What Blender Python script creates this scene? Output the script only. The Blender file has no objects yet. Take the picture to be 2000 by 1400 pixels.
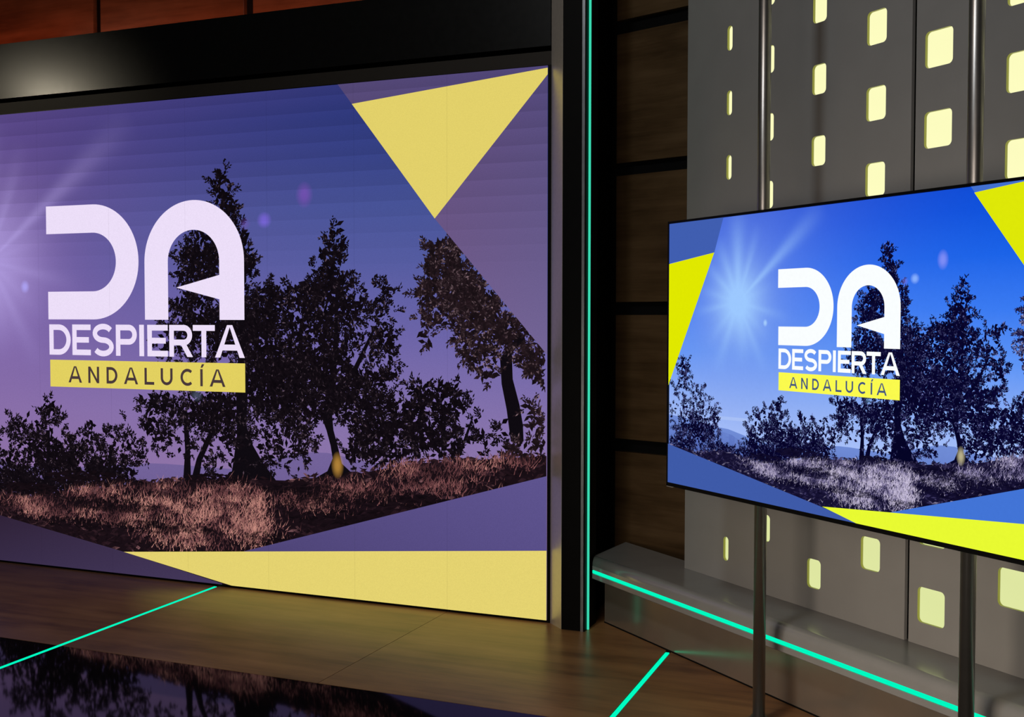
import bpy, bmesh, math, random
from mathutils import Vector, Matrix

scene = bpy.context.scene
COL = scene.collection

# ------------------------------------------------------------------ camera, world, exposure, lights
def make_camera():
    cam = bpy.data.cameras.new('camera'); ob = bpy.data.objects.new('camera', cam); COL.objects.link(ob)
    p, r = .0356, .0013
    cp, sp, cr, sr = math.cos(p), math.sin(p), math.cos(r), math.sin(r)
    fwd = Vector((0, cp, -sp)); up = Vector((0, sp, cp)); rt = Vector((1, 0, 0))
    r2 = cr*rt + sr*up; u2 = -sr*rt + cr*up
    m = Matrix((r2, u2, -fwd)).transposed().to_4x4()
    m.translation = (0, 0, 1.38)
    ob.matrix_world = m
    cam.sensor_width = 36; cam.lens = 36*2200/2000; cam.clip_start = .05; cam.clip_end = 100
    scene.camera = ob
make_camera()
scene.view_settings.view_transform = 'Standard'
scene.view_settings.look = 'None'
scene.view_settings.exposure = 0
scene.view_settings.gamma = 1
scene.view_settings.use_curve_mapping = False

world = bpy.data.worlds.new('studio_dark'); scene.world = world; world.use_nodes = True
world.node_tree.nodes['Background'].inputs[0].default_value = (.8, .85, 1, 1)
world.node_tree.nodes['Background'].inputs[1].default_value = .006

# two frames stand on the floor: V runs along the wide video wall, T along the right-hand set wall
VO = Vector((-2.3933, 6.1226, 0)); VA = -.3918
TO = Vector((1.4381, 5.7876, 0)); TA = -1.0863
def frame(o, a, u, n, z):            # u along the wall, n out of the wall into the room
    return Vector((o.x + u*math.cos(a) + n*math.sin(a), o.y + u*math.sin(a) - n*math.cos(a), z))
def V(u, n, z): return frame(VO, VA, u, n, z)
def T(u, n, z): return frame(TO, TA, u, n, z)

def area(name, loc, target, sx, sy, power, color):
    l = bpy.data.lights.new(name, 'AREA'); l.shape = 'RECTANGLE'; l.size = sx; l.size_y = sy
    l.energy = power; l.color = color
    o = bpy.data.objects.new(name, l); COL.objects.link(o); o.location = loc
    o.rotation_euler = (Vector(target) - Vector(loc)).to_track_quat('-Z', 'Y').to_euler()
    return o
def spot(name, loc, target, power, color, angle, blend=1, radius=.05):
    l = bpy.data.lights.new(name, 'SPOT'); l.energy = power; l.color = color
    l.spot_size = math.radians(angle); l.spot_blend = blend; l.shadow_soft_size = radius
    o = bpy.data.objects.new(name, l); COL.objects.link(o); o.location = loc
    o.rotation_euler = (Vector(target) - Vector(loc)).to_track_quat('-Z', 'Y').to_euler()
    return o
# studio softlight over the set wall, warm kicker on the header, red wash hidden behind the header
area('studio_softlight', T(2.72, 4.7, 4.5), T(1.7, 1.1, 1.6),    .38, .38, 40, (.84, .94, 1))
area('added_front_fill', (-1.1, -.7, 1.75), T(1.8, 1.1, .7), 1.5, .9, 40, (1, .88, .78))  # added fill from behind the camera, brightens the set wall generally
low = area('added_low_fill', (-1.5, .55, .95), T(1.9, 1.1, .40), .9, .5, 8.5, (1, .83, .66)); low.data.spread = math.radians(52)  # added narrow fill, unseen fixture, lifts the panels below the television
area('floor_softlight', V(3.0, 3.2, 4.2), V(2.2, .7, 0), 1.2, 1.0, 13, (1, .72, .50))
spot('header_lamp', V(-1.46, 1.40, 2.90), V(-.24, .004, 2.60), 26, (1, .88, .66), 34, .8, .03)
area('red_wash', V(.2, -.17, 2.80), V(.2, -.30, 3.3), 4.6, .06, 15.0, (1, .12, .03))

# ------------------------------------------------------------------ helpers
def lin(c):
    return tuple((v/255/12.92 if v <= 10 else ((v/255 + .055)/1.055)**2.4) for v in c[:3])
def mesh_obj(name, verts, faces, mat, parent=None, smooth=False, cols=None, loc=None):
    me = bpy.data.meshes.new(name); me.from_pydata([tuple(v) for v in verts], [], faces)
    if cols is not None:
        at = me.color_attributes.new('Col', 'FLOAT_COLOR', 'POINT')
        flat = []
        for c in cols: flat.extend((c[0], c[1], c[2], c[3] if len(c) > 3 else 1))
        at.data.foreach_set('color', flat)
    if mat: me.materials.append(mat)
    if smooth: me.polygons.foreach_set('use_smooth', [True]*len(me.polygons))
    me.update()
    o = bpy.data.objects.new(name, me); COL.objects.link(o)
    if parent: o.parent = parent
    if loc is not None: o.location = loc
    return o
def bm_obj(name, bm, mat, parent=None, smooth=False):
    me = bpy.data.meshes.new(name); bmesh.ops.recalc_face_normals(bm, faces=bm.faces); bm.to_mesh(me); bm.free()
    me.materials.append(mat)
    if smooth: me.polygons.foreach_set('use_smooth', [True]*len(me.polygons))
    o = bpy.data.objects.new(name, me); COL.objects.link(o)
    if parent: o.parent = parent
    return o
def box(bm, x0, x1, y0, y1, z0, z1, bev=0):
    vs = [bm.verts.new(p) for p in ((x0,y0,z0),(x1,y0,z0),(x1,y1,z0),(x0,y1,z0),(x0,y0,z1),(x1,y0,z1),(x1,y1,z1),(x0,y1,z1))]
    fs = [bm.faces.new([vs[i] for i in f]) for f in ((3,2,1,0),(4,5,6,7),(0,1,5,4),(1,2,6,5),(2,3,7,6),(3,0,4,7))]
    if bev:
        es = set(e for f in fs for e in f.edges)
        bmesh.ops.bevel(bm, geom=list(es), offset=bev, segments=2, profile=.5, affect='EDGES')
def box_obj(name, dims, mat, parent=None, bev=0):
    bm = bmesh.new(); box(bm, *dims, bev=bev); return bm_obj(name, bm, mat, parent)
def cyl(bm, x, y, z0, z1, r, seg=32):
    a = [bm.verts.new((x + r*math.cos(2*math.pi*i/seg), y + r*math.sin(2*math.pi*i/seg), z0)) for i in range(seg)]
    b = [bm.verts.new((v.co.x, v.co.y, z1)) for v in a]
    for i in range(seg): bm.faces.new((a[i], a[(i+1) % seg], b[(i+1) % seg], b[i]))
    bm.faces.new(a[::-1]); bm.faces.new(b)
def prism(bm, prof, u0, u1):
    """closed profile of (n, z) swept along local x; u0 / u1 are numbers or functions of n"""
    f0 = u0 if callable(u0) else (lambda n: u0); f1 = u1 if callable(u1) else (lambda n: u1)
    a = [bm.verts.new((f0(n), -n, z)) for n, z in prof]; b = [bm.verts.new((f1(n), -n, z)) for n, z in prof]
    k = len(prof)
    for i in range(k): bm.faces.new((a[i], a[(i+1) % k], b[(i+1) % k], b[i]))
    bm.faces.new(a[::-1]); bm.faces.new(b)
def root(name, label, cat, o, a, kind=None, group=None):
    e = bpy.data.objects.new(name, None); COL.objects.link(e); e.empty_display_size = .1
    e.location = o; e.rotation_euler = (0, 0, a)
    tag(e, label, cat, kind, group); return e
def tag(o, label=None, cat=None, kind=None, group=None):
    if label: o['label'] = label
    if cat: o['category'] = cat
    if kind: o['kind'] = kind
    if group: o['group'] = group

# ------------------------------------------------------------------ materials
class NT:
    def __init__(s, name):
        s.m = bpy.data.materials.new(name); s.m.use_nodes = True; s.t = s.m.node_tree
        s.t.nodes.clear(); s.out = s.n('ShaderNodeOutputMaterial')
    def n(s, t, **k):
        x = s.t.nodes.new(t)
        for a, b in k.items(): setattr(x, a, b)
        return x
    def l(s, a, b): s.t.links.new(a, b)
    def math(s, op, a, b=None, c=None, clamp=False):
        x = s.n('ShaderNodeMath', operation=op); x.use_clamp = clamp
        for i, v in enumerate((a, b, c)):
            if v is None: continue
            if isinstance(v, (int, float)): x.inputs[i].default_value = v
            else: s.l(v, x.inputs[i])
        return x.outputs[0]
    def ramp(s, fac, stops, interp='LINEAR'):
        r = s.n('ShaderNodeValToRGB'); r.color_ramp.interpolation = interp; e = r.color_ramp.elements
        while len(e) < len(stops): e.new(.5)
        for i, (p, c) in enumerate(stops): e[i].position = p; e[i].color = (*c, 1)
        s.l(fac, r.inputs[0]); return r.outputs[0]
    def mix(s, fac, a, b, mode='MIX'):
        x = s.n('ShaderNodeMix', data_type='RGBA', blend_type=mode); x.clamp_factor = True
        for i, v in ((0, fac), (6, a), (7, b)):
            if isinstance(v, (int, float)): x.inputs[i].default_value = v
            elif isinstance(v, tuple): x.inputs[i].default_value = (*v, 1)
            else: s.l(v, x.inputs[i])
        return x.outputs[2]
    def coords(s, out='Object'):
        return s.n('ShaderNodeTexCoord').outputs[out]
    def xyz(s, v):
        x = s.n('ShaderNodeSeparateXYZ'); s.l(v, x.inputs[0]); return x.outputs
    def scaled(s, v, sc):
        x = s.n('ShaderNodeMapping'); x.inputs['Scale'].default_value = sc; s.l(v, x.inputs[0]); return x.outputs[0]
    def noise(s, v, scale, detail=3, rough=.5):
        x = s.n('ShaderNodeTexNoise'); x.inputs['Scale'].default_value = scale; x.inputs['Detail'].default_value = detail
        x.inputs['Roughness'].default_value = rough; s.l(v, x.inputs['Vector']); return x.outputs['Fac']
    def bsdf(s, color, rough=.5, metal=0, spec=.5, bump=None, bump_d=.001, coat=0):
        b = s.n('ShaderNodeBsdfPrincipled')
        for k, v in (('Base Color', color), ('Roughness', rough)):
            if isinstance(v, tuple): b.inputs[k].default_value = (*v, 1)
            elif isinstance(v, (int, float)): b.inputs[k].default_value = v
            else: s.l(v, b.inputs[k])
        b.inputs['Metallic'].default_value = metal; b.inputs['Specular IOR Level'].default_value = spec
        b.inputs['Coat Weight'].default_value = coat
        if bump is not None:
            u = s.n('ShaderNodeBump'); u.inputs['Strength'].default_value = .3; u.inputs['Distance'].default_value = bump_d
            s.l(bump, u.inputs['Height']); s.l(u.outputs[0], b.inputs['Normal'])
        s.l(b.outputs[0], s.out.inputs[0]); return s.m
    def emit(s, color, strength=1.0):
        e = s.n('ShaderNodeEmission')
        if isinstance(color, tuple): e.inputs[0].default_value = (*color, 1)
        else: s.l(color, e.inputs[0])
        if isinstance(strength, (int, float)): e.inputs[1].default_value = strength
        else: s.l(strength, e.inputs[1])
        s.l(e.outputs[0], s.out.inputs[0]); return s.m

def paint(name, c, rough=.5, metal=0, var=.06, scale=30, spec=.5, bump=1):
    t = NT(name); co = t.coords(); f = t.noise(co, scale, 4)
    col = t.ramp(f, [(.3, tuple(v*(1-var) for v in c)), (.7, tuple(v*(1+var) for v in c))])
    rg = t.math('ADD', t.math('MULTIPLY', f, rough*.16), rough*.92)
    return t.bsdf(col, rg, metal, spec, bump=t.noise(co, 400, 2) if bump else None, bump_d=.0002)
def wood(name, dark, mid, light, rough, along='x', spec=.5, seed=0.0):
    t = NT(name); co = t.coords()
    inf = t.n('ShaderNodeObjectInfo')
    add = t.n('ShaderNodeVectorMath', operation='ADD'); t.l(co, add.inputs[0])
    rnd = t.n('ShaderNodeCombineXYZ'); t.l(t.math('MULTIPLY', inf.outputs['Random'], 37.0), rnd.inputs[0]); t.l(t.math('MULTIPLY', inf.outputs['Random'], 19.0), rnd.inputs[2])
    rnd.inputs[1].default_value = seed
    t.l(rnd.outputs[0], add.inputs[1]); v = add.outputs[0]
    s1 = t.scaled(v, (.9, 9, 9)); s2 = t.scaled(v, (3, 60, 60)); s3 = t.scaled(v, (2.0, 4, 4))
    a = t.noise(s1, 1.6, 4, .55); b = t.noise(s2, 1.5, 3, .6); c = t.noise(s3, 1.3, 3, .6)
    f = t.math('ADD', t.math('ADD', t.math('MULTIPLY', a, .5), t.math('MULTIPLY', b, .18)), t.math('MULTIPLY', c, .42))
    col = t.ramp(f, [(.40, dark), (.54, mid), (.70, light)])
    rg = t.math('ADD', t.math('MULTIPLY', b, .12), rough-.06)
    return t.bsdf(col, rg, 0, spec, bump=b, bump_d=.0004)
def glow(name, c, strength):
    t = NT(name); co = t.coords(); f = t.noise(co, 9, 1)
    return t.emit(t.ramp(f, [(.3, tuple(v*.985 for v in c)), (.7, c)]), strength)

M = {}
M['floor_wood'] = wood('floor_wood', (.105,.047,.019), (.215,.104,.040), (.31,.158,.062), .33, spec=.3)
M['wall_wood'] = wood('wall_wood', (.034,.019,.008), (.062,.036,.016), (.092,.056,.027), .38, spec=.25)
M['gloss_black'] = paint('gloss_black', (.002,.002,.0022), .045, 0, .1, spec=.22, bump=0)
M['satin_black'] = paint('satin_black', (.0025,.0025,.0025), .5, 0, .15, spec=.06)
M['matt_black'] = paint('matt_black', (.0018,.0018,.002), .8, 0, .15, spec=.1)
M['header_paint'] = paint('header_paint', (.003,.0028,.0026), .29, 0, .1, spec=.42)
M['reveal_bronze'] = paint('reveal_bronze', (.62,.56,.50), .34, .6, .05, 60)
M['soffit_bronze'] = paint('soffit_bronze', (.016,.013,.010), .6, .0, .05, 60, spec=.3)
M['silver_trim'] = paint('silver_trim', (.35,.37,.40), .3, .8, .03)
M['panel_grey'] = paint('panel_grey', (.250,.248,.244), .38, .15, .03, 8)
M['cutout_edge'] = paint('cutout_edge', (.40,.42,.085), .4, 0, .03)
M['pole_chrome'] = paint('pole_chrome', (.30,.285,.275), .36, .95, .03)
M['bench_grey'] = paint('bench_grey', (.23,.228,.222), .20, .1, .04, 10, spec=.7, bump=0)
M['plinth_grey'] = paint('plinth_grey', (.36,.30,.245), .21, .68, .05, 10, spec=.8, bump=0)
M['bezel'] = paint('bezel', (.0025,.0025,.0025), .4, 0, .1, spec=.12)
M['badge'] = paint('badge', (.5,.47,.44), .35, .7, .03)
M['turquoise'] = glow('turquoise_light', (.0, .72, .40), 1.35)
M['turquoise_soft'] = glow('turquoise_light_soft', (.045, .72, .45), 1.0)
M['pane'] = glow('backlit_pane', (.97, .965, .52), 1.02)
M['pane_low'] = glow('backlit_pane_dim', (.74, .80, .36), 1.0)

# ------------------------------------------------------------------ floor
floor = root('floor', 'studio floor of pale brown wood sheets with a glossy black zone in front', 'floor', VO, VA, 'structure')
box_obj('sub_floor', (-3.2, 4.8, -5.0, 1.2, -.08, -.013), M['matt_black'], floor)
s1 = lambda d: (lambda n: .947 + .040*n + d)
s2 = lambda d: (lambda n: 3.380 + .018*n + d)
EDGE = 1.129
def board(u0, u1, n0, n1, mat, name):
    bm = bmesh.new(); g = .0012
    f0 = (lambda n: (u0(n) if callable(u0) else u0) + g); f1 = (lambda n: (u1(n) if callable(u1) else u1) - g)
    prism(bm, [(n0, -.0125), (n1, -.0125), (n1, 0), (n0, 0)], f0, f1)
    return bm_obj(name, bm, mat, floor)
for u0, u1 in ((-3.1, s1(-.011)), (s1(.011), 2.262), (2.262, s2(-.011)), (s2(.011), 4.7)):
    board(u0, u1, -.9, EDGE - .0015, M['floor_wood'], 'floor_board')
for u0, u1 in ((-3.1, s1(-.011)), (s1(.011), s2(-.011)), (s2(.011), 4.7)):
    board(u0, u1, EDGE + .0015, 4.9, M['gloss_black'], 'gloss_panel')
def floor_strip(f, n0, n1, label):
    e = root('inlaid_light_strip', label, 'light strip', V(f(n0), n0, 0), VA, group='light strips inlaid in the floor')
    base = f(n0)
    bm = bmesh.new(); prism(bm, [(n0, -.0125), (n1, -.0125), (n1, -.004), (n0, -.004)], lambda n: f(n) - .0105, lambda n: f(n) + .0105)
    for v in bm.verts: v.co.x -= base; v.co.y += n0
    bm_obj('channel', bm, M['satin_black'], e)
    bm = bmesh.new(); prism(bm, [(n0 + .002, -.004), (n1, -.004), (n1, .0006), (n0 + .002, .0006)], lambda n: f(n) - .0078, lambda n: f(n) + .0078)
    for v in bm.verts: v.co.x -= base; v.co.y += n0
    bm_obj('diffuser', bm, M['turquoise'], e)
floor_strip(s1(0), .012, 4.6, 'thin turquoise light strip in the floor running out from under the video wall')
floor_strip(s2(0), .234, 3.6, 'thin turquoise light strip in the wood floor running out from the bench')

# ------------------------------------------------------------------ walls of wood panels
def wood_wall(name, label, o, a, x0, x1, rows, cols, top, back):
    w = root(name, label, 'wall', o, a, 'structure')
    box_obj('backing', (x0, x1, .032, back, 0, top), M['matt_black'], w)
    for c0, c1 in cols:
        for z0, z1 in rows:
            bm = bmesh.new(); cx, cz = (c0+c1)/2, (z0+z1)/2
            box(bm, c0-cx, c1-cx, 0, .031, z0-cz, z1-cz, bev=.0015)
            p = bm_obj('wood_panel', bm, M['wall_wood'], w); p.location = (cx, 0, cz)
    return w
ROWS = [(.14,.737), (.799,1.397), (1.459,2.065), (2.125,2.739), (2.804,3.41)]
wood_wall('wall_right', 'dark wood panelled wall with black joints beside the grey set wall', V(2.9, -.5, 0), -.738, -.9, 1.5, ROWS, [(.032, 1.012)], 3.6, .10)
wood_wall('wall_back', 'red lit wood panelled wall seen above the black header', V(0, -.35, 0), VA, -2.6, 2.88, [(2.804, 3.41), (3.472, 4.07)],
          [(-2.215,-1.235), (-1.18,-.147), (-.095,.885), (.944,1.93), (1.985,2.86)], 4.2, .08)
side = root('wall_side', 'black return wall behind the black pillar', 'wall', VO, VA, 'structure')
box_obj('return_panel', (2.862, 2.898, .085, .50, 0, 3.6), M['matt_black'], side)

# ------------------------------------------------------------------ black surround of the video wall
head = root('trim_1', 'black header beam over the video wall with a warm spot of light', 'trim', VO, VA, 'structure')
HB, HT = 2.594, 2.894
bm = bmesh.new(); prism(bm, [(.004, HB), (.004, HT), (-.10, HT), (-.10, HB)], -2.4, 2.776); bm_obj('header_board', bm, M['header_paint'], head)
bm = bmesh.new(); prism(bm, [(-.012, 2.512), (-.004, HB-.022), (-.05, HB-.022), (-.05, 2.512)], -2.4, 2.776); bm_obj('lower_strip', bm, M['soffit_bronze'], head)
pil = root('trim_2', 'black pillar with a bronze splayed reveal and a turquoise edge light', 'trim', VO, VA, 'structure')
def vprism(name, plan, z0, z1, mat, parent, bev=0):
    bm = bmesh.new(); a = [bm.verts.new((u, -n, z0)) for u, n in plan]; b = [bm.verts.new((u, -n, z1)) for u, n in plan]; k = len(plan)
    for i in range(k): bm.faces.new((a[i], a[(i+1) % k], b[(i+1) % k], b[i]))
    bm.faces.new(a[::-1]); bm.faces.new(b)
    return bm_obj(name, bm, mat, parent)
vprism('pillar_body', [(2.860,.0755), (2.968,.0755), (2.968,-.082), (2.800,-.082), (2.800,.010)], 0, 3.6, M['satin_black'], pil)
vprism('reveal', [(2.7785,.0005), (2.8585,.0760), (2.8600,.0745), (2.7995,.0090), (2.7995,-.082), (2.7785,-.082)], 0, 3.6, M['reveal_bronze'], pil)
vprism('edge_trim', [(2.9500,.0757), (2.9500,.0795), (2.9625,.0795), (2.9625,.0757)], 0, 3.6, M['silver_trim'], pil)
o = vprism('light_strip', [(2.9683,.036), (2.9683,.044), (2.9765,.044), (2.9765,.036)], .002, 3.6, M['turquoise_soft'], pil); o['label'] = 'turquoise light line on the pillar edge'

# ------------------------------------------------------------------ bench plinth in front of the set wall
bench = root('bench', 'long low grey bench with a rounded nose and a turquoise light line along its front', 'bench', T(0,0,0), TA)
def lend(n):
    pts = [(.98,-.02), (1.065,-.02), (1.144,-.017), (1.28,.158), (1.335,.215)]
    if n <= pts[0][0]: return pts[0][1]
    for (a, b), (c, d) in zip(pts, pts[1:]):
        if n <= c: return b + (d-b)*(n-a)/(c-a)
    return pts[-1][1]
prof = [(1.0,.315)] + [(1.292 + .036*math.sin(t), .279 + .036*math.cos(t)) for t in [i*math.pi/16 for i in range(9)]]
prof += [(1.330,.2625), (1.324,.2615), (1.324,.2455), (1.330,.2445), (1.330,.2235), (1.327,.2205), (1.0,.2205)]
bm = bmesh.new()
stations = []
for i in range(9):
    ring = []
    for n, z in prof:
        f = min(1, i/8.0)
        ring.append(bm.verts.new((lend(n)*(1-f) + 3.4*f, -n, z)))
    stations.append(ring)
for a, b in zip(stations, stations[1:]):
    k = len(a)
    for i in range(k): bm.faces.new((a[i], a[(i+1) % k], b[(i+1) % k], b[i]))
bm.faces.new(stations[0][::-1]); bm.faces.new(stations[-1])
slab = bm_obj('slab', bm, M['bench_grey'], bench)
me = slab.data
for p in me.polygons:
    if abs(p.normal.x) < .3 and p.center.z > .2785 and -p.center.y > 1.29: p.use_smooth = True
bm = bmesh.new(); prism(bm, [(1.0, 0), (1.232, 0), (1.232, .2202), (1.0, .2202)], lambda n: .16, 3.4); bm_obj('plinth', bm, M['plinth_grey'], bench)
bm = bmesh.new(); prism(bm, [(1.2322, 0), (1.2345, 0), (1.2345, .005), (1.2322, .005)], .16, 3.4); bm_obj('joint_shade_strip', bm, M['matt_black'], bench)  # black strip drawn as the shadow gap where plinth meets floor
bm = bmesh.new(); prism(bm, [(1.3245,.2472), (1.3305,.2472), (1.3305,.2600), (1.3245,.2600)], lambda n: .212, 3.4)
o = bm_obj('light_strip', bm, M['turquoise'], bench); o['label'] = 'turquoise light line'

# ------------------------------------------------------------------ grey set-wall panels with back-lit window cut-outs
def rounded(cx, cz, w, h, r, seg=5):
    r = min(r, w/2*.98, h/2); pts = []
    for (sx, sz, a0) in ((1, 1, 0), (-1, 1, 90), (-1, -1, 180), (1, -1, 270)):
        for i in range(seg + 1):
            a = math.radians(a0 + 90*i/seg)
            pts.append((cx + sx*(w/2 - r) + r*math.cos(a), cz + sz*(h/2 - r) + r*math.sin(a)))
    return pts
ZA = [.449 + .256*k for k in range(11)]; ZB = [.573 + .256*k for k in range(10)]
COLS = [(.855,.032,.098,ZA), (1.095,.050,.104,ZB), (1.362,.070,.107,ZA), (1.636,.088,.114,ZB),
        (1.900,.110,.117,ZA), (2.212,.118,.118,ZB), (2.50,.124,.120,ZA), (2.79,.130,.122,ZB)]
def set_panel(u0, u1, cols, label):
    W, Z0, Z1, TH = u1 - u0, .3155, 3.30, .013
    e = root('set_panel', label, 'wall panel', T(u0, 1.09, Z0), TA, group='grey set panels with lit windows')
    bm = bmesh.new(); H = Z1 - Z0
    def loop(pts, y):
        vs = [bm.verts.new((x, y, z)) for x, z in pts]
        return vs, [bm.edges.new((vs[i], vs[(i+1) % len(vs)])) for i in range(len(vs))]
    def wall(a, b):
        for i in range(len(a)): bm.faces.new((a[i], a[(i+1) % len(a)], b[(i+1) % len(a)], b[i]))
    outer = [(0,0), (W,0), (W,H), (0,H)]
    fo, fe = loop(outer, 0); edges = list(fe)
    bo = [bm.verts.new((x, TH, z)) for x, z in outer]; wall(fo, bo)
    wins = [(cu - u0, z - Z0, w, h) for cu, w, h, zs in cols for z in zs]
    wins = [(x - .010, z, w, h) for x, z, w, h in wins]
    for x, z, w, h in wins:
        a, ae = loop(rounded(x, z, w, h, .016), 0); edges += ae
        k0 = len(bm.faces); b = [bm.verts.new((v.co.x, TH, v.co.z)) for v in a]; wall(a, b)
        bm.faces.ensure_lookup_table()
        for q in range(k0, len(bm.faces)): bm.faces[q].material_index = 1
    bmesh.ops.triangle_fill(bm, use_beauty=True, use_dissolve=False, edges=edges)
    bm_obj('panel_sheet', bm, M['panel_grey'], e).data.materials.append(M['cutout_edge'])
    cache = {}
    for x, z, w, h in wins:
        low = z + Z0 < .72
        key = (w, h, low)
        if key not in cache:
            b2 = bmesh.new(); pts = rounded(0, 0, w + .004, h + .004, .018)
            a = [b2.verts.new((px, TH - .002, pz)) for px, pz in pts]; b = [b2.verts.new((px, TH + .006, pz)) for px, pz in pts]
            for i in range(len(a)): b2.faces.new((a[i], a[(i+1) % len(a)], b[(i+1) % len(a)], b[i]))
            b2.faces.new(a[::-1]); b2.faces.new(b)
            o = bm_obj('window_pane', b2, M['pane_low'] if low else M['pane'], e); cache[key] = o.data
        else:
            o = bpy.data.objects.new('window_pane', cache[key]); COL.objects.link(o); o.parent = e
        o.location = (x, 0, z)
    box_obj('back_box', (0.004, W - .004, TH + .008, TH + .03, 0, H), M['matt_black'], e)
    return e
set_panel(.568, 1.7805, COLS[:4], 'grey set panel beside the dark wood wall with narrow lit windows growing wider')
set_panel(1.7985, 3.01, COLS[4:], 'grey set panel at the right edge with large square lit windows')

# ------------------------------------------------------------------ poles that carry the television
def pole(u, label):
    e = root('support_pole', label, 'pole', T(u, 1.46, 0), TA, group='floor to ceiling poles behind the television')
    bm = bmesh.new(); cyl(bm, 0, 0, .008, 3.5, .0208, 40)
    o = bm_obj('tube', bm, M['pole_chrome'], e)
    for p in o.data.polygons: p.use_smooth = len(p.vertices) == 4
    bm = bmesh.new(); cyl(bm, 0, 0, 0, .008, .06, 40); cyl(bm, 0, 0, .008, .03, .027, 32); bm_obj('base_flange', bm, M['pole_chrome'], e)
    bm = bmesh.new(); box(bm, -.03, .03, -.0380, -.0195, 1.00, 1.50, .002); bm_obj('mounting_bracket', bm, M['satin_black'], e)
pole(1.492, 'slim metal pole behind the left half of the television, nearer the dark wood')
pole(2.345, 'slim metal pole behind the right half of the television, at the right edge')

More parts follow.
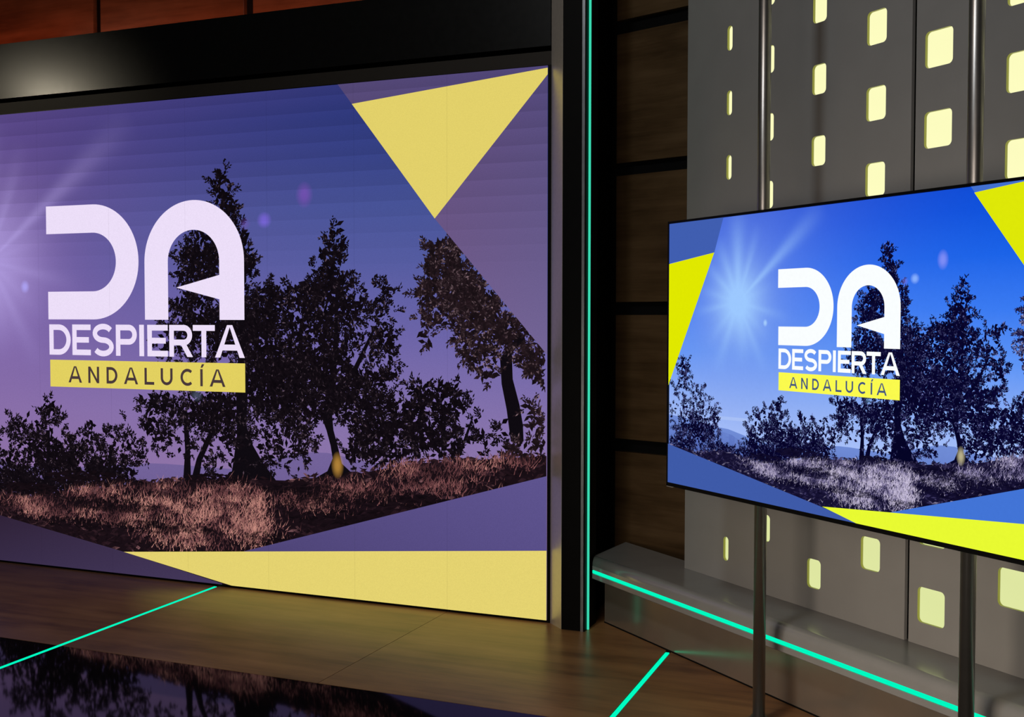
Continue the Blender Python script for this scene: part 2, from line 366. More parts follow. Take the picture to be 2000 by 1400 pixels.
# ------------------------------------------------------------------ pictures on the two screens
CROWNS = {
 'tall': [(0.873, 0.242, 0.022, 0.036), (0.851, 0.198, 0.044, 0.04), (0.883, 0.151, 0.06, 0.04), (0.91, 0.106, 0.049, 0.04), (0.874, 0.062, 0.068, 0.045), (0.896, 0.005, 0.081, 0.056), (0.799, -0.049, 0.123, 0.068), (0.729, -0.104, 0.111, 0.068), (0.7, -0.184, 0.112, 0.064), (0.963, -0.064, 0.059, 0.078), (0.994, -0.154, 0.048, 0.078), (0.881, -0.152, 0.135, 0.09), (0.769, -0.242, 0.124, 0.046), (0.934, -0.266, 0.094, 0.09), (0.713, -0.31, 0.111, 0.05), (0.628, -0.333, 0.057, 0.035), (0.768, -0.39, 0.192, 0.064), (0.96, -0.423, 0.121, 0.09), (0.626, -0.471, 0.119, 0.097), (0.823, -0.47, 0.164, 0.114), (1.04, -0.423, 0.106, 0.134), (1.094, -0.334, 0.105, 0.111), (1.093, -0.512, 0.118, 0.134), (1.145, -0.69, 0.156, 0.134), (1.039, -0.647, 0.106, 0.135), (0.507, -0.776, 0.115, 0.059), (0.608, -0.819, 0.156, 0.093, 0.55), (0.764, -0.791, 0.166, 0.103), (0.874, -0.833, 0.109, 0.137), (0.477, -0.894, 0.073, 0.071), (0.621, -0.935, 0.127, 0.081, 0.55), (0.79, -0.951, 0.138, 0.115, 0.55), (0.872, -1.039, 0.109, 0.08, 0.55), (1.09, -0.848, 0.092, 0.112, 0.55), (1.143, -0.935, 0.144, 0.089, 0.55), (1.195, -1.011, 0.104, 0.045, 0.55)],
 'spired': [(1.451, -0.0, 0.015, 0.026), (1.436, -0.043, 0.035, 0.03), (1.456, -0.086, 0.05, 0.034), (1.418, -0.129, 0.08, 0.043), (1.43, -0.194, 0.1, 0.054), (1.392, -0.259, 0.125, 0.054), (1.278, -0.268, 0.115, 0.055), (1.108, -0.278, 0.092, 0.04, 0.6), (1.455, -0.335, 0.148, 0.086), (1.303, -0.378, 0.177, 0.109), (1.64, -0.314, 0.084, 0.085, 0.6), (1.688, -0.261, 0.043, 0.03), (1.664, -0.378, 0.072, 0.064, 0.6), (1.554, -0.421, 0.146, 0.086, 0.6), (1.529, -0.55, 0.135, 0.075, 0.6), (1.688, -0.463, 0.06, 0.043), (1.712, -0.526, 0.029, 0.042), (1.353, -0.531, 0.201, 0.109), (1.224, -0.621, 0.205, 0.111), (1.403, -0.639, 0.199, 0.109), (1.602, -0.635, 0.121, 0.054), (1.699, -0.622, 0.06, 0.026), (1.503, -0.724, 0.148, 0.076), (1.3, -0.752, 0.178, 0.088), (1.157, -0.801, 0.156, 0.111, 0.6), (1.195, -0.911, 0.142, 0.1, 0.6), (1.3, -0.84, 0.127, 0.088, 0.6), (1.116, -0.981, 0.092, 0.067, 0.6), (1.552, -0.766, 0.122, 0.065, 0.6), (1.651, -0.741, 0.097, 0.054)],
 'bush': [(1.842, -0.682, 0.047, 0.042), (1.912, -0.733, 0.104, 0.073), (1.959, -0.679, 0.057, 0.042), (2.005, -0.751, 0.05, 0.062), (1.795, -0.779, 0.094, 0.085), (1.865, -0.84, 0.139, 0.074), (1.699, -0.868, 0.143, 0.075), (1.601, -0.829, 0.109, 0.075), (1.552, -0.939, 0.086, 0.065), (1.698, -0.953, 0.143, 0.043), (1.935, -0.9, 0.115, 0.052), (2.119, -0.809, 0.045, 0.041, 0.55), (2.152, -0.87, 0.078, 0.062, 0.55), (2.219, -0.826, 0.044, 0.041, 0.55), (2.073, -0.894, 0.09, 0.052, 0.55)],
 'right': [(2.039, -0.223, 0.081, 0.07), (2.123, -0.328, 0.08, 0.057), (2.196, -0.418, 0.062, 0.045), (2.001, -0.14, 0.046, 0.045), (2.252, -0.475, 0.048, 0.037), (2.35, -0.568, 0.043, 0.048), (2.017, -0.274, 0.113, 0.083), (1.941, -0.087, 0.064, 0.037), (1.913, -0.138, 0.065, 0.052), (1.982, -0.171, 0.102, 0.072), (1.925, -0.222, 0.092, 0.062), (1.871, -0.294, 0.065, 0.038), (1.959, -0.305, 0.125, 0.062), (2.096, -0.316, 0.112, 0.082), (1.913, -0.378, 0.081, 0.038), (2.062, -0.398, 0.112, 0.062), (2.163, -0.398, 0.088, 0.061), (1.878, -0.44, 0.028, 0.052), (2.039, -0.46, 0.034, 0.031), (2.118, -0.5, 0.089, 0.072), (2.085, -0.542, 0.056, 0.031), (2.141, -0.593, 0.049, 0.041), (2.219, -0.438, 0.066, 0.061), (2.273, -0.418, 0.054, 0.051), (2.328, -0.518, 0.075, 0.061), (2.361, -0.598, 0.043, 0.05), (2.317, -0.579, 0.033, 0.03), (2.382, -0.638, 0.021, 0.03), (2.339, -0.74, 0.032, 0.04), (2.361, -0.8, 0.043, 0.051), (2.372, -0.881, 0.032, 0.051), (2.274, -0.905, 0.065, 0.051)],
 'leftbig': [(-0.394, -0.903, 0.072, 0.045, 0.6), (-0.262, -0.898, 0.129, 0.062, 0.85), (-0.148, -0.82, 0.048, 0.054), (-0.134, -0.906, 0.095, 0.074, 0.85), (-0.33, -1.001, 0.146, 0.087, 0.85), (-0.168, -1.018, 0.159, 0.099), (-0.041, -1.061, 0.125, 0.098), (-0.397, -1.104, 0.099, 0.088), (-0.267, -1.172, 0.193, 0.075), (-0.106, -1.163, 0.157, 0.074)],
 'leftsmall': [(0.102, -0.897, 0.037, 0.043), (0.085, -0.982, 0.092, 0.061, 0.6), (0.022, -1.034, 0.078, 0.049), (0.299, -0.901, 0.066, 0.048, 0.6), (0.223, -0.976, 0.105, 0.072, 0.85), (0.343, -0.983, 0.089, 0.059, 0.85), (0.176, -1.074, 0.121, 0.084), (0.297, -1.092, 0.104, 0.06), (0.083, -1.128, 0.138, 0.073), (0.402, -1.015, 0.035, 0.028)],
 'far_left': [(-1.256, -0.581, 0.081, 0.073), (-1.289, -0.725, 0.148, 0.102, 0.65), (-1.153, -0.799, 0.183, 0.113, 0.65), (-0.987, -0.909, 0.159, 0.1, 0.65), (-1.286, -0.972, 0.168, 0.144, 0.65), (-1.083, -1.077, 0.256, 0.141), (-1.283, -1.218, 0.168, 0.123), (-0.922, -1.023, 0.095, 0.079, 0.65), (-0.86, -0.959, 0.05, 0.059), (-0.825, -1.191, 0.184, 0.047), (-0.581, -1.205, 0.232, 0.054), (-0.349, -1.199, 0.221, 0.052)],
}
TRUNKS = {
 'tall': [[(0.954, -0.424), (0.998, -0.423), (1.007, -0.558), (0.998, -0.693), (0.988, -0.852), (1.023, -0.941), (1.076, -1.017), (1.155, -1.102), (1.088, -1.129), (0.94, -1.138), (0.905, -1.083), (0.922, -0.991), (0.937, -0.899), (0.935, -0.718)], [(0.645, -0.795), (0.668, -0.794), (0.683, -0.956), (0.687, -1.129), (0.641, -1.132), (0.655, -0.98)], [(0.805, -0.858), (0.824, -0.876), (0.747, -1.022), (0.727, -1.127), (0.681, -1.13), (0.719, -1.012)], [(0.96, -0.423), (0.987, -0.423), (0.881, -0.062), (0.866, 0.028), (0.86, 0.028), (0.87, -0.085)]],
 'spired': [[(1.369, -0.793), (1.423, -0.77), (1.432, -0.857), (1.452, -0.921), (1.472, -0.997), (1.539, -1.048), (1.311, -1.082), (1.401, -1.033), (1.427, -0.977), (1.417, -0.923), (1.397, -0.858)], [(1.377, -0.804), (1.417, -0.781), (1.454, -0.551), (1.46, -0.248), (1.445, -0.248), (1.429, -0.552)], [(1.428, -0.682), (1.441, -0.7), (1.553, -0.593), (1.639, -0.42), (1.627, -0.421), (1.533, -0.583)]],
 'right': [[(2.291, -0.434), (2.306, -0.462), (2.252, -0.519), (2.256, -0.621), (2.285, -0.722), (2.3, -0.802), (2.303, -0.867), (2.248, -0.87), (2.23, -0.744), (2.208, -0.642), (2.201, -0.54), (2.221, -0.516)]],
 'leftbig': [[(-0.16, -0.919), (-0.14, -0.918), (-0.143, -1.066), (-0.14, -1.251), (-0.172, -1.253), (-0.165, -1.067)], [(-0.464, -1.12), (-0.465, -1.133), (-0.299, -1.144), (-0.203, -1.181), (-0.165, -1.253), (-0.146, -1.239), (-0.186, -1.162), (-0.293, -1.128)]],
 'leftsmall': [[(0.22, -0.976), (0.238, -0.975), (0.223, -1.192), (0.198, -1.194)]],
 'bush': [[(1.954, -0.753), (1.963, -0.752), (1.959, -0.92), (1.94, -0.921)], [(2.073, -0.79), (2.082, -0.794), (2.028, -0.938), (2.014, -0.938)]],
}
GROUND_LINE = [(-1.443, -1.226), (-1.081, -1.254), (-0.825, -1.211), (-0.522, -1.229), (-0.467, -1.234), (-0.269, -1.259), (-0.044, -1.208), (0.326, -1.15), (0.561, -1.125), (0.899, -1.094), (1.194, -1.085), (1.551, -1.036), (1.794, -0.981), (2.4, -0.92)]
GRASS = [(0.759, -1.252, 0.248, 0.104), (0.472, -1.248, 0.174, 0.059), (0.952, -1.285, 0.162, 0.091), (1.033, -1.325, 0.094, 0.079), (0.644, -1.377, 0.225, 0.058), (0.899, -1.163, 0.189, 0.05), (-0.269, -1.284, 0.193, 0.055), (0.112, -1.199, 0.183, 0.053), (-0.109, -1.311, 0.189, 0.037), (0.263, -1.31, 0.179, 0.048), (1.794, -1.002, 0.141, 0.038), (2.028, -0.99, 0.158, 0.042), (2.274, -0.956, 0.13, 0.033), (1.047, -1.21, 0.048, 0.057), (1.551, -1.112, 0.195, 0.043), (1.912, -1.069, 0.207, 0.042), (1.298, -1.183, 0.178, 0.044), (0.474, -1.165, 0.173, 0.025)]
SHADE = [(0.234, -1.252, 0.268, 0.034), (1.4, -1.209, 0.273, 0.062), (1.298, -1.127, 0.228, 0.031), (0.53, -1.338, 0.312, 0.024), (1.698, -1.136, 0.284, 0.032), (0.816, -1.099, 0.165, 0.023), (0.017, -1.351, 0.216, 0.024), (1.113, -1.353, 0.158, 0.034), (0.113, -1.138, 0.272, 0.034), (-0.268, -1.209, 0.193, 0.03)]

def clip_poly(poly, cols, b):
    """clip a convex polygon (u, v) with per-vertex colours to bounds b = (u0, u1, v0, v1)"""
    pts = [(p[0], p[1], c) for p, c in zip(poly, cols)]
    for ax, lim, sg in ((0, b[0], 1), (0, b[1], -1), (1, b[2], 1), (1, b[3], -1)):
        out = []
        for i in range(len(pts)):
            p, q = pts[i], pts[(i+1) % len(pts)]
            dp, dq = (p[ax]-lim)*sg, (q[ax]-lim)*sg
            if dp >= 0: out.append(p)
            if (dp >= 0) != (dq >= 0):
                t = dp/(dp-dq)
                out.append((p[0]+(q[0]-p[0])*t, p[1]+(q[1]-p[1])*t, tuple(a+(c-a)*t for a, c in zip(p[2], q[2]))))
        pts = out
        if not pts: break
    return [(p[0], p[1]) for p in pts], [p[2] for p in pts]

class Layer:
    def __init__(s, scr, depth): s.s, s.y, s.v, s.f, s.c = scr, -depth, [], [], []
    def pt(s, u, v): return (u*s.s['k'], s.y, v*s.s['k'] + s.s['z'])
    def poly(s, pts, cols, clip=True):
        if isinstance(cols[0], (int, float)): cols = [cols]*len(pts)
        if clip: pts, cols = clip_poly(pts, cols, s.s['b'])
        if len(pts) < 3: return
        i = len(s.v); s.v += [s.pt(*p) for p in pts]; s.c += list(cols); s.f.append(tuple(range(i, i+len(pts))))
    def inside(s, u, v, m=.004):
        b = s.s['b']; return b[0]+m < u < b[1]-m and b[2]+m < v < b[3]-m
    def tri(s, pts, col):
        if all(s.inside(*p) for p in pts):
            i = len(s.v); s.v += [s.pt(*p) for p in pts]; s.c += [col]*len(pts); s.f.append(tuple(range(i, i+len(pts))))
    def build(s, name, mat): return mesh_obj(name, s.v, s.f, mat, s.s['root'], cols=s.c)

def pixel_mat(name, led, bands=True):
    """light-emitting screen pixels; colour from the picture's colour attribute"""
    t = NT(name); at = t.n('ShaderNodeVertexColor'); at.layer_name = 'Col'
    col = at.outputs[0]
    st = screen_factor(t, led, bands)
    e = t.n('ShaderNodeEmission'); t.l(col, e.inputs[0])
    t.l(st, e.inputs[1]); tr = t.n('ShaderNodeBsdfTransparent'); mx = t.n('ShaderNodeMixShader')
    t.l(at.outputs['Alpha'], mx.inputs[0]); t.l(tr.outputs[0], mx.inputs[1]); t.l(e.outputs[0], mx.inputs[2]); t.l(mx.outputs[0], t.out.inputs[0])
    return t.m
def screen_factor(t, led, bands=True):
    co = t.coords(); g = t.noise(co, 260 if led else 90, 1)
    if not led: return t.math('ADD', t.math('MULTIPLY', g, .05), .975)
    x, y, z = t.xyz(co)
    base = t.math('ADD', t.math('MULTIPLY', g, .20), .90)                       # coarse diode grain
    m = t.math('ABSOLUTE', t.math('SUBTRACT', t.math('FRACT', t.math('ADD', t.math('DIVIDE', t.math('SUBTRACT', x, 2.762), .4985), .5 + 20)), .5))
    seam = t.math('LESS_THAN', m, .0022)                                        # joints between the diode cabinets
    base = t.math('MULTIPLY', base, t.math('SUBTRACT', 1.0, t.math('MULTIPLY', seam, .16)))
    if not bands: return base
    saw = t.math('FRACT', t.math('DIVIDE', z, .0745))                           # scan bands in the upper half
    up = t.math('MULTIPLY', t.math('SUBTRACT', z, 1.55), 1.8, clamp=True)
    return t.math('MULTIPLY', base, t.math('SUBTRACT', 1.05, t.math('MULTIPLY', t.math('MULTIPLY', t.math('SUBTRACT', 1, saw), .17), up)))

RAYS = [(-.028,1.0,.72,60,1.0), (.36,.93,.62,160,.6), (.409,.912,.5,500,.3), (.811,.584,1.1,260,1.0), (-.452,.892,.55,90,.8), (-.795,.606,.5,120,.8), (-.976,.217,.5,150,.5),
        (-.989,-.145,.55,200,.7), (.978,-.21,.6,200,.6), (.521,-.853,.62,140,.7), (-.439,-.899,.62,90,.7), (.961,.278,.4,200,.3), (.308,-.951,.45,60,.5), (.12,-.99,.5,60,.5), (-.75,-.66,.5,90,.5), (.78,-.62,.45,90,.4)]
def sky_mat(name, scr, led):
    t = NT(name); x, y, z = t.xyz(t.coords())
    u = t.math('DIVIDE', x, scr['k']); v = t.math('DIVIDE', t.math('SUBTRACT', z, scr['z']), scr['k'])
    f = t.math('DIVIDE', t.math('ADD', v, 1.6), 2.2)
    P = scr['pal']
    col = t.ramp(f, [(p, lin(c)) for p, c in P['sky']])
    su, sv = P['sun']
    du = t.math('SUBTRACT', u, su); dv = t.math('SUBTRACT', v, sv)
    cb = t.n('ShaderNodeCombineXYZ'); t.l(du, cb.inputs[0]); t.l(dv, cb.inputs[1])
    ln = t.n('ShaderNodeVectorMath', operation='LENGTH'); t.l(cb.outputs[0], ln.inputs[0]); r = ln.outputs['Value']
    nm = t.n('ShaderNodeVectorMath', operation='NORMALIZE'); t.l(cb.outputs[0], nm.inputs[0])
    wide = t.math('POWER', 2.718, t.math('MULTIPLY', r, -P['wide']))
    col = t.mix(t.math('MULTIPLY', wide, P['wide_s'], clamp=True), col, lin(P['glow']))
    tot = None
    for dx, dy, R, k, s in RAYS:
        d = t.n('ShaderNodeVectorMath', operation='DOT_PRODUCT'); t.l(nm.outputs[0], d.inputs[0]); d.inputs[1].default_value = (dx/math.hypot(dx,dy), dy/math.hypot(dx,dy), 0)
        spike = t.math('POWER', t.math('MAXIMUM', d.outputs['Value'], 0), k*1.3)
        fall = t.math('MULTIPLY', t.math('SUBTRACT', 1.0, t.math('DIVIDE', r, R), clamp=True), s*P['ray'])
        q = t.math('MULTIPLY', spike, fall); tot = q if tot is None else t.math('ADD', tot, q)
    col = t.mix(t.math('MULTIPLY', tot, 1.0, clamp=True), col, lin(P['core']))
    core = t.math('POWER', 2.718, t.math('MULTIPLY', t.math('MULTIPLY', r, r), -P['core_k']))
    col = t.mix(t.math('MULTIPLY', core, P['core_s'], clamp=True), col, lin(P['core']))
    return t.emit(col, screen_factor(t, led))

def mixc(a, b, f): return tuple(x + (y-x)*f for x, y in zip(a, b))
def crown(L, blobs, pal, rng, bright=.04):
    dark, mid, hi = [lin(c) for c in pal]
    def leaf(px, py, th, ln, w, col):
        dx, dy = math.cos(th), math.sin(th)
        L.tri([(px, py), (px+dx*ln*.45-dy*w, py+dy*ln*.45+dx*w), (px+dx*ln, py+dy*ln), (px+dx*ln*.45+dy*w, py+dy*ln*.45-dx*w)], col)
    for bl in blobs:
        cu, cv, ru, rv = bl[:4]; den = bl[4] if len(bl) > 4 else 1
        area_ = math.pi*ru*rv*den*(1 if den == 1 else .9)
        for k in range(int(area_*(.85 if den == 1 else .22)/.00030)):             # shaded heart of the crown
            a = rng.uniform(0, 6.283); q = rng.random()**.6*.80
            leaf(cu + ru*q*math.cos(a), cv + rv*q*math.sin(a), rng.uniform(0, 6.283), rng.uniform(.024, .046), rng.uniform(.006, .011), mixc(dark, mid, rng.random()**3*.6))
        nl = int(area_*1.35/.000062)
        nc = max(5, int(nl/22))
        for c in range(nc):                                 # twigs with their leaves
            a = rng.uniform(0, 6.283); q = math.sqrt(rng.random())*1.06
            x, y = cu + ru*q*math.cos(a), cv + rv*q*math.sin(a)
            out = math.atan2(y-cv+.3*rv, x-cu) + rng.gauss(0, .6)
            tl = rng.uniform(.02, .055); lit = rng.random() < .5
            for k in range(max(9, int(nl/nc))):
                f = rng.random()
                px, py = x + tl*f*math.cos(out) + rng.gauss(0, .0045), y + tl*f*math.sin(out) + rng.gauss(0, .0045)
                rr = rng.random()
                col = mixc(mid, hi, rng.random()) if rr < (bright*1.7 if lit else bright*.3) else mixc(dark, mid, rng.random()**2)
                leaf(px, py, out + rng.gauss(0, .75), rng.uniform(.009, .022), rng.uniform(.0022, .0042), col)

# ---- lettering, drawn as strokes of even weight
def arc(cx, cy, rx, ry, a0, a1, n=14):
    return [(cx + rx*math.cos(math.radians(a0 + (a1-a0)*i/n)), cy + ry*math.sin(math.radians(a0 + (a1-a0)*i/n))) for i in range(n+1)]
def stroke(L, pts, s, col, closed=False):
    """ribbon of width s along the centre line pts, mitred joints"""
    n = len(pts); lf, rt_ = [], []
    for i in range(n):
        a = pts[i-1] if i > 0 else None; b = pts[i+1] if i < n-1 else None
        d1 = None if a is None else Vector((pts[i][0]-a[0], pts[i][1]-a[1])).normalized()
        d2 = None if b is None else Vector((b[0]-pts[i][0], b[1]-pts[i][1])).normalized()
        d = d1 or d2
        if d1 and d2: d = (d1+d2).normalized()
        nr = Vector((-d.y, d.x)); m = s/2
        if d1 and d2: m = s/2/max(.35, nr.dot(Vector((-d1.y, d1.x))))
        lf.append((pts[i][0]+nr.x*m, pts[i][1]+nr.y*m)); rt_.append((pts[i][0]-nr.x*m, pts[i][1]-nr.y*m))
    for i in range(n-1): L.poly([rt_[i], rt_[i+1], lf[i+1], lf[i]], col)
def letter(L, ch, x0, y0, x1, y1, s, col):
    h = s/2; w = x1-x0; H = y1-y0; my = (y0+y1)/2
    S = lambda *p: stroke(L, list(p), s, col)
    R = lambda a, b, c, d: L.poly([(a, b), (c, b), (c, d), (a, d)], col)
    if ch == 'I': R(x0, y0, x1, y1)
    elif ch == 'E':
        R(x0, y0, x0+s, y1); R(x0, y0, x1, y0+s); R(x0, y1-s, x1, y1); R(x0, my-h, x1-w*.10, my+h)
    elif ch == 'L': R(x0, y0, x0+s, y1); R(x0, y0, x1, y0+s)
    elif ch == 'T': R((x0+x1)/2-h, y0, (x0+x1)/2+h, y1); R(x0, y1-s, x1, y1)
    elif ch == 'D':
        R(x0, y0, x0+s, y1); r = H/2-h; xr = min(r, w*.62)
        stroke(L, [(x0+h, y1-h), (x1-h-xr, y1-h)] + arc(x1-h-xr, my, xr, r, 90, -90, 18)[1:] + [(x0+h, y0+h)], s, col)
    elif ch in 'PR':
        R(x0, y0, x0+s, y1); b = y0 + H*.36; r = (y1-b)/2-h; cy = (y1+b)/2; e = x1 - (w*.03 if ch == 'R' else 0)
        stroke(L, [(x0+h, y1-h), (e-h-r, y1-h)] + arc(e-h-r, cy, r, r, 90, -90, 14)[1:] + [(x0+h, b+h)], s, col)
        if ch == 'R': L.poly([(x0+w*.44, b+h), (x0+w*.44+s*1.15, b+h+.002), (x1, y0), (x1-s*1.2, y0)], col)
    elif ch == 'A':
        m = (x0+x1)/2; q = s*1.08
        L.poly([(x0, y0), (x0+q, y0), (m+q*.12, y1), (m-q*.5, y1)], col); L.poly([(x1-q, y0), (x1, y0), (m+q*.5, y1), (m-q*.12, y1)], col)
        R(x0+w*.2, y0+H*.22, x1-w*.2, y0+H*.22+s)
    elif ch == 'N':
        R(x0, y0, x0+s, y1); R(x1-s, y0, x1, y1); L.poly([(x0, y1), (x0+s, y1), (x1, y0), (x1-s, y0)], col)
    elif ch == 'U':
        r = w/2-h; stroke(L, [(x0+h, y1)] + arc((x0+x1)/2, y0+h+r, r, r, 180, 360, 16) + [(x1-h, y1)], s, col)
    elif ch == 'C':
        r = H/2-h; stroke(L, arc(x0+h+r, my, r, r, 48, 312, 26), s, col)
    elif ch == 'S':
        rx = w/2-h; rt2 = (H/4-h/2); cx = (x0+x1)/2; ct, cb = y1-h-rt2, y0+h+rt2
        stroke(L, arc(cx, ct, rx, rt2, 28, 270, 18) + arc(cx, cb, rx, rt2, 90, -152, 18)[1:], s, col)

L1 = [('D',-.132,-.001), ('E',.009,.120), ('S',.132,.256), ('P',.269,.391), ('I',.405,.432), ('E',.451,.567), ('R',.575,.706), ('T',.706,.826), ('A',.826,.985)]
L2 = [('A',-.017,.065), ('N',.103,.168), ('D',.212,.276), ('A',.314,.396), ('L',.433,.488), ('U',.525,.592), ('C',.636,.707), ('I',.745,.7585), ('A',.796,.881)]

def picture(scr, led, seed):
    P = scr['pal']; rng = random.Random(seed); b = scr['b']; R = scr['root']
    pix = pixel_mat('diode_pixels' if led else 'screen_pixels', led)
    flat = pixel_mat('diode_pixels_bright', led, False) if led else pix
    st = .0004; d0 = scr['d']
    C = lambda c: lin(c)
    # sky
    sky = Layer(scr, d0); sky.poly([(b[0],b[2]), (b[1],b[2]), (b[1],b[3]), (b[0],b[3])], (0,0,0))
    o = sky.build('picture_sky', sky_mat('diode_sky' if led else 'screen_sky', scr, led))
    # far hills and haze
    h = Layer(scr, d0+st); c1, c2, c3 = [C(c) for c in P['hills']]
    top = [(-1.46,-.98), (-1.1,-1.0), (-.85,-1.03), (-.70,-1.035), (-.52,-1.065), (-.35,-1.10), (0,-1.09), (.30,-1.06), (.46,-1.047), (.55,-1.045), (.9,-1.05), (1.2,-.975), (1.30,-.957), (1.40,-.955), (1.6,-.985), (2.4,-.99)]
    for (a, c), (e, f) in zip(top, top[1:]): h.poly([(a,-1.3), (e,-1.3), (e,f), (a,c)], [c2, c2, c1, c1])
    top = [(-1.46,-1.08), (-.9,-1.07), (-.80,-1.055), (-.66,-1.075), (-.5,-1.13), (-.2,-1.15), (.3,-1.12), (1,-1.13), (2.4,-1.1)]
    for (a, c), (e, f) in zip(top, top[1:]): h.poly([(a,-1.3), (e,-1.3), (e,f), (a,c)], [c3, c3, c2, c2])
    h.poly([(-.90,-.972), (-.48,-.962), (-.48,-.938), (-.88,-.946)], [C(P['cloud'])]*4)
    h.build('picture_hills', pix)
    # trees
    order = ['far_left', 'leftbig', 'leftsmall', 'bush', 'spired', 'right', 'tall']
    for k, nm in enumerate(order):
        t = Layer(scr, d0 + st*(2+k*.5)); tc = C(P['trunk'])
        crown(t, CROWNS[nm], P['leaf'] if nm != 'right' else P['leaf_r'], rng, P['bright']*(2.2 if nm == 'right' else 1.6 if nm == 'far_left' else 1))
        for tr in TRUNKS.get(nm, ()):
            t.f.append(tuple(range(len(t.v), len(t.v)+len(tr)))) if all(t.inside(*p) for p in tr) else None
            if all(t.inside(*p) for p in tr): t.v += [t.pt(*p) for p in tr]; t.c += [tc]*len(tr)
        if t.f: t.build('picture_tree', pix)
    # ground: soil, shade bands, dry grass
    g = Layer(scr, d0+st*6); gc = C(P['soil']); gs = C(P['shade'])
    for (a, c), (e, f) in zip(GROUND_LINE, GROUND_LINE[1:]): g.poly([(a,-1.58), (e,-1.58), (e,f), (a,c)], gc)
    lo = lambda u: next((c + (f-c)*(u-a)/(e-a) for (a, c), (e, f) in zip(GROUND_LINE, GROUND_LINE[1:]) if a <= u <= e), -1.2)
    dk = [C(c) for c in P['scrub']]
    for i in range(5200):                                   # scrub and clods over the soil
        u = rng.uniform(b[0], b[1]); tp = lo(u) if u > -1.44 else -1.23
        v = tp + .012 - (tp + 1.56)*rng.random()**1.1
        w, hh = rng.uniform(.008, .03), rng.uniform(.003, .010); th = rng.gauss(.12, .35)
        x, y = math.cos(th)*w, math.sin(th)*w
        c = mixc(dk[0], dk[1], rng.random()**2) if rng.random() < .93 else mixc(dk[1], dk[2], rng.random())
        g.tri([(u-x, v-y), (u+hh*.3, v-hh), (u+x, v+y), (u-hh*.3, v+hh)], c)
    g.build('picture_ground', pix)
    from mathutils import noise as mn
    def patch(u, v): return max(0., min(1., .5 + 1.1*mn.fractal(Vector((u*5.5, v*13, 3.1)), .6, 2.1, 4)))
    gr = Layer(scr, d0+st*7); gcs = [C(c) for c in P['grass']]
    for cu, cv, ru, rv in GRASS:
        bl_ = .8 if cu > 1.2 else (1.5 if .4 < cu < 1.1 and cv < -1.2 else .95)
        for i in range(int(math.pi*ru*rv/.000045)):
            u, v = cu + ru*rng.gauss(0, .55), cv + rv*rng.gauss(0, .55)
            if v > lo(u) + .01: continue
            H = rng.uniform(.008, .036); lean = rng.gauss(.15, .5)*H; w = rng.uniform(.0011, .0024)
            f = rng.random()*(.25 + .95*patch(u, v)); f = min(.999, f*bl_*P['grass_gain']); c = mixc(gcs[0], gcs[1], f*2) if f < .5 else mixc(gcs[1], gcs[2], f*2-1)
            if rng.random() > .35 + patch(u, v)*.9: continue
            gr.tri([(u-w, v), (u+w, v), (u+lean, v+H)], c)
    for cu, cv, ru, rv in SHADE:
        for i in range(int(math.pi*ru*rv/.00016)):
            a = rng.uniform(0, 6.283); q = math.sqrt(rng.random())
            u, v = cu + ru*q*math.cos(a), cv + rv*q*math.sin(a)
            w, hh = rng.uniform(.012, .035), rng.uniform(.003, .009); th = rng.gauss(.12, .2)
            x, y = math.cos(th)*w, math.sin(th)*w
            gr.tri([(u-x, v-y), (u, v-hh), (u+x, v+y), (u, v+hh)], mixc(gs, gc, rng.random()))
    gr.build('picture_grass', pix)
    # soft lens spots that belong to the picture
    for u, v, ru, rv, c, al in P['spots']:
        fl = Layer(scr, d0+st*8); n = 28; i = len(fl.v)
        fl.v.append(fl.pt(u, v)); fl.c.append((*C(c), al))
        for rr, aa in ((.35, al*.85), (.7, al*.38), (1, 0)):
            for k in range(n):
                t_ = 2*math.pi*k/n; fl.v.append(fl.pt(u+ru*rr*math.cos(t_), v+rv*rr*math.sin(t_))); fl.c.append((*C(c), aa))
        for k in range(n):
            k2 = (k+1) % n
            fl.f.append((i, i+1+k, i+1+k2))
            for q in (0, n): fl.f.append((i+1+q+k, i+1+q+n+k, i+1+q+n+k2, i+1+q+k2))
        fl.build('picture_light_spot', pix)
    # slate and yellow shards that frame the picture
    for k, (nm, pts, cs) in enumerate(P['shards']):
        s = Layer(scr, d0+st*(9+k*.5)); s.poly(pts, [C(c) for c in cs] if isinstance(cs[0], tuple) else C(cs))
        if s.f: s.build(nm, flat if nm == 'yellow_shard' else pix)
    # emblem: D and A
    y = d0+st*14; wh = C(P['white'])
    e = Layer(scr, y); tp, bt, s_ = .147, -.388, .131; my = (tp+bt)/2; ro = (tp-bt)/2
    stroke(e, [(-.143, tp-s_/2), (.1375, tp-s_/2)] + arc(.1375, my, ro-s_/2, ro-s_/2, 90, -90, 40)[1:] + [(-.136, bt+s_/2)], s_, wh)
    e.build('emblem_letter', flat)
    e = Layer(scr, y); ro, ri = .2725, .1405; cu = .7115; cv = .145-ro
    o_ = arc(cu, cv, ro, ro, 180, 0, 44); i_ = arc(cu, cv, ri, ri, 180, 0, 44)
    for k in range(44): e.poly([o_[k], i_[k], i_[k+1], o_[k+1]], wh)
    e.poly([(cu-ro, -.389), (cu-ri, -.389), (cu-ri, cv), (cu-ro, cv)], wh); e.poly([(cu+ri, -.389), (cu+ro, -.389), (cu+ro, cv), (cu+ri, cv)], wh)
    e.poly([(.617, -.244), (.853, -.298), (.853, -.190)], wh)
    e.build('emblem_letter', flat)
    for ch, x0, x1 in L1:
        e = Layer(scr, y); ov = .004 if ch == 'S' else 0
        letter(e, ch, x0, -.556-ov, x1, -.412+ov, .0262, wh); e.build('letter', flat)
    e = Layer(scr, y); e.poly([(-.129,-.708), (.986,-.708), (.986,-.580), (-.129,-.580)], C(P['bar'])); e.build('name_bar', flat)
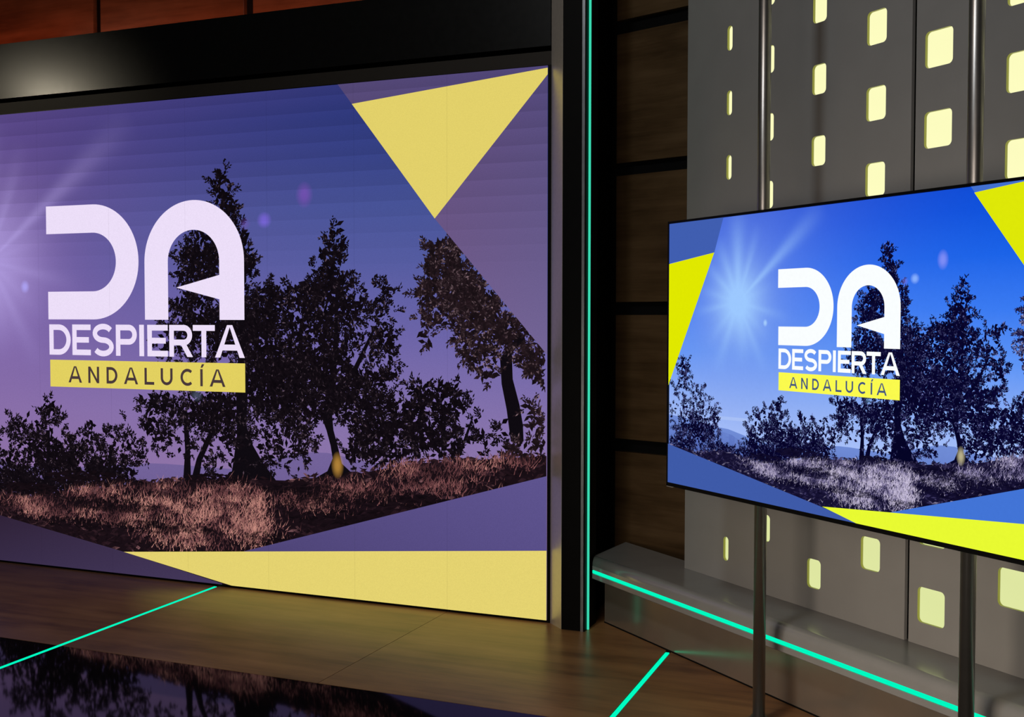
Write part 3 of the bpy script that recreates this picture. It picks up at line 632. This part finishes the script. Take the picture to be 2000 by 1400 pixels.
    for k, (ch, x0, x1) in enumerate(L2):
        e = Layer(scr, y+st); letter(e, ch, x0, -.686, x1, -.609, .0132, C(P['ink']))
        if k == 7: e.poly([(.747,-.603), (.757,-.603), (.768,-.587), (.754,-.587)], C(P['ink']))
        e.build('letter', flat)

LED_PAL = dict(grass_gain=1.0,
    sky=[(0,(120,96,140)), (.22,(140,114,162)), (.36,(130,112,168)), (.52,(104,98,164)), (.66,(80,90,158)), (.76,(66,82,150)), (.86,(46,64,132)), (.94,(34,54,122)), (1,(38,52,118))],
    sun=(-.511,-.105), wide=1.25, wide_s=.74, glow=(140,96,158), ray=.55, core=(176,158,224), core_k=12, core_s=.8,
    cloud=(150,124,170), hills=[(112,96,150), (104,88,140), (84,70,118)], trunk=(14,10,16), leaf=[(11,7,12), (27,19,26), (104,84,98)], leaf_r=[(20,13,17), (50,34,40), (146,118,126)], bright=.05,
    soil=(24,14,20), shade=(13,8,12), scrub=[(14,8,12), (56,34,42), (140,96,100)], grass=[(40,22,28), (128,78,80), (196,138,126)],
    spots=[(1.293,.145,.045,.06,(120,80,180),.75), (1.089,.044,.040,.038,(120,100,215),.9), (1.452,-1.005,.032,.060,(190,140,60),.8), (-.283,-.232,.030,.034,(170,160,240),.9), (.722,-.728,.035,.03,(110,120,150),.35), (.99,.03,.03,.03,(120,80,180),.3)],
    shards=[
     ('slate_shard', [(1.452,.61), (2.41,.61), (2.41,-.532), (1.913,.024)], [(84,72,118), (80,70,120), (112,98,146), (104,84,130)]),
     ('yellow_shard', [(1.528,.513), (2.402,.5905), (2.402,.5655), (1.913,.024)], (226,208,106)),
     ('slate_shard', [(-1.6,-1.23), (-.469,-1.348), (.3,-1.468), (.853,-1.566), (.853,-1.60), (-1.6,-1.60)], [(40,28,46), (46,33,54), (62,50,80), (66,54,88), (60,48,78), (40,28,46)]),
     ('slate_shard', [(.70,-1.49), (2.41,-.997), (2.41,-1.35), (.9,-1.46)], [(74,64,112), (92,82,140), (86,76,132), (74,64,112)]),
     ('yellow_shard', [(.3,-1.468), (2.41,-1.2935), (2.41,-1.58), (.96,-1.58)], (228,210,112))],
    white=(236,222,248), bar=(226,208,96), ink=(72,56,58))
TV_PAL = dict(grass_gain=1.25,
    sky=[(0,(150,180,245)), (.25,(170,194,250)), (.36,(146,178,246)), (.52,(92,148,246)), (.66,(56,122,242)), (.80,(22,98,232)), (.92,(4,80,220)), (1,(2,72,212))],
    sun=(-.596,-.079), wide=1.75, wide_s=1.05, glow=(126,154,234), ray=.8, core=(156,200,255), core_k=17, core_s=1.15,
    cloud=(168,192,246), hills=[(112,140,214), (92,116,194), (70,90,168)], trunk=(5,4,38), leaf=[(5,3,36), (16,13,62), (126,132,204)], leaf_r=[(14,10,48), (48,44,96), (170,170,220)], bright=.10,
    soil=(20,16,48), shade=(7,4,28), scrub=[(8,5,30), (66,60,106), (190,182,214)], grass=[(40,34,78), (150,140,184), (216,206,232)],
    spots=[(1.300,.150,.045,.065,(140,150,250),.8), (1.089,.044,.038,.036,(140,180,255),.95), (1.452,-1.005,.034,.062,(200,190,150),.85), (-.283,-.232,.026,.03,(170,210,255),.9), (.722,-.728,.032,.03,(110,150,200),.45), (1.01,.03,.03,.03,(130,120,230),.4)],
    shards=[
     ('slate_shard', [(-1.6,.58), (-.76,.58), (-.875,.303), (-1.6,.228)], (64,94,176)),
     ('yellow_shard', [(-1.6,.224), (-.875,.303), (-1.449,-.725), (-1.6,-.995)], (224,232,0)),
     ('slate_shard', [(1.484,.575), (2.4,.575), (2.4,-.52), (1.913,.024)], (66,112,208)),
     ('yellow_shard', [(1.519,.525), (2.402,.603), (2.402,.5655), (1.913,.024)], (222,232,8)),
     ('slate_shard', [(-1.6,-1.20), (-1.443,-1.222), (.317,-1.474), (.73,-1.54), (-1.6,-1.54)], (62,90,168)),
     ('slate_shard', [(.70,-1.481), (2.41,-.985), (2.41,-1.35), (.9,-1.46)], (66,116,214)),
     ('yellow_shard', [(.317,-1.470), (2.41,-1.288), (2.41,-1.58), (.86,-1.58)], (232,250,50))],
    white=(250,254,255), bar=(250,250,78), ink=(64,84,128))

# ---- video wall
wall = root('large_screen', 'huge diode video wall showing olive trees at dusk in violet tones, standing on the floor', 'screen', VO, VA)
box_obj('cabinet', (-1.70, 2.777, .0, .079, 0, 2.5105), M['bezel'], wall)
picture(dict(root=wall, k=1.15, z=1.8177, b=(-1.467, 2.4018, -1.5706, .599), d=.0008, pal=LED_PAL), True, 11)

# ---- television
tv = root('television', 'large flat television hung on two poles showing the same olive trees in vivid blue', 'television', T(1.7275, 1.54, .766), TA)
bx = (-1.46*.4508, 2.265*.4508)
box_obj('chassis', (bx[0]-.006, bx[1]+.006, .004, .0405, .001, .966), M['bezel'], tv, .002)
bm = bmesh.new()
for d in ((bx[0]-.0075, bx[0]-.001, -.0012, .012, 0, .967), (bx[1]+.001, bx[1]+.0075, -.0012, .012, 0, .967), (bx[0]-.0075, bx[1]+.0075, -.0012, .012, .9595, .967), (bx[0]-.0075, bx[1]+.0075, -.0012, .012, 0, .0135)):
    box(bm, *d)
bm_obj('bezel', bm, M['bezel'], tv)
o = box_obj('badge', (bx[0]-.0060, bx[0]+.028, -.0012, .012, -.0030, -.0001), M['badge'], tv); o['label'] = 'small silver tab under the lower left corner'
picture(dict(root=tv, k=.4508, z=.705, b=(-1.459, 2.264, -1.5335, .562), d=-.0038, pal=TV_PAL), False, 23)
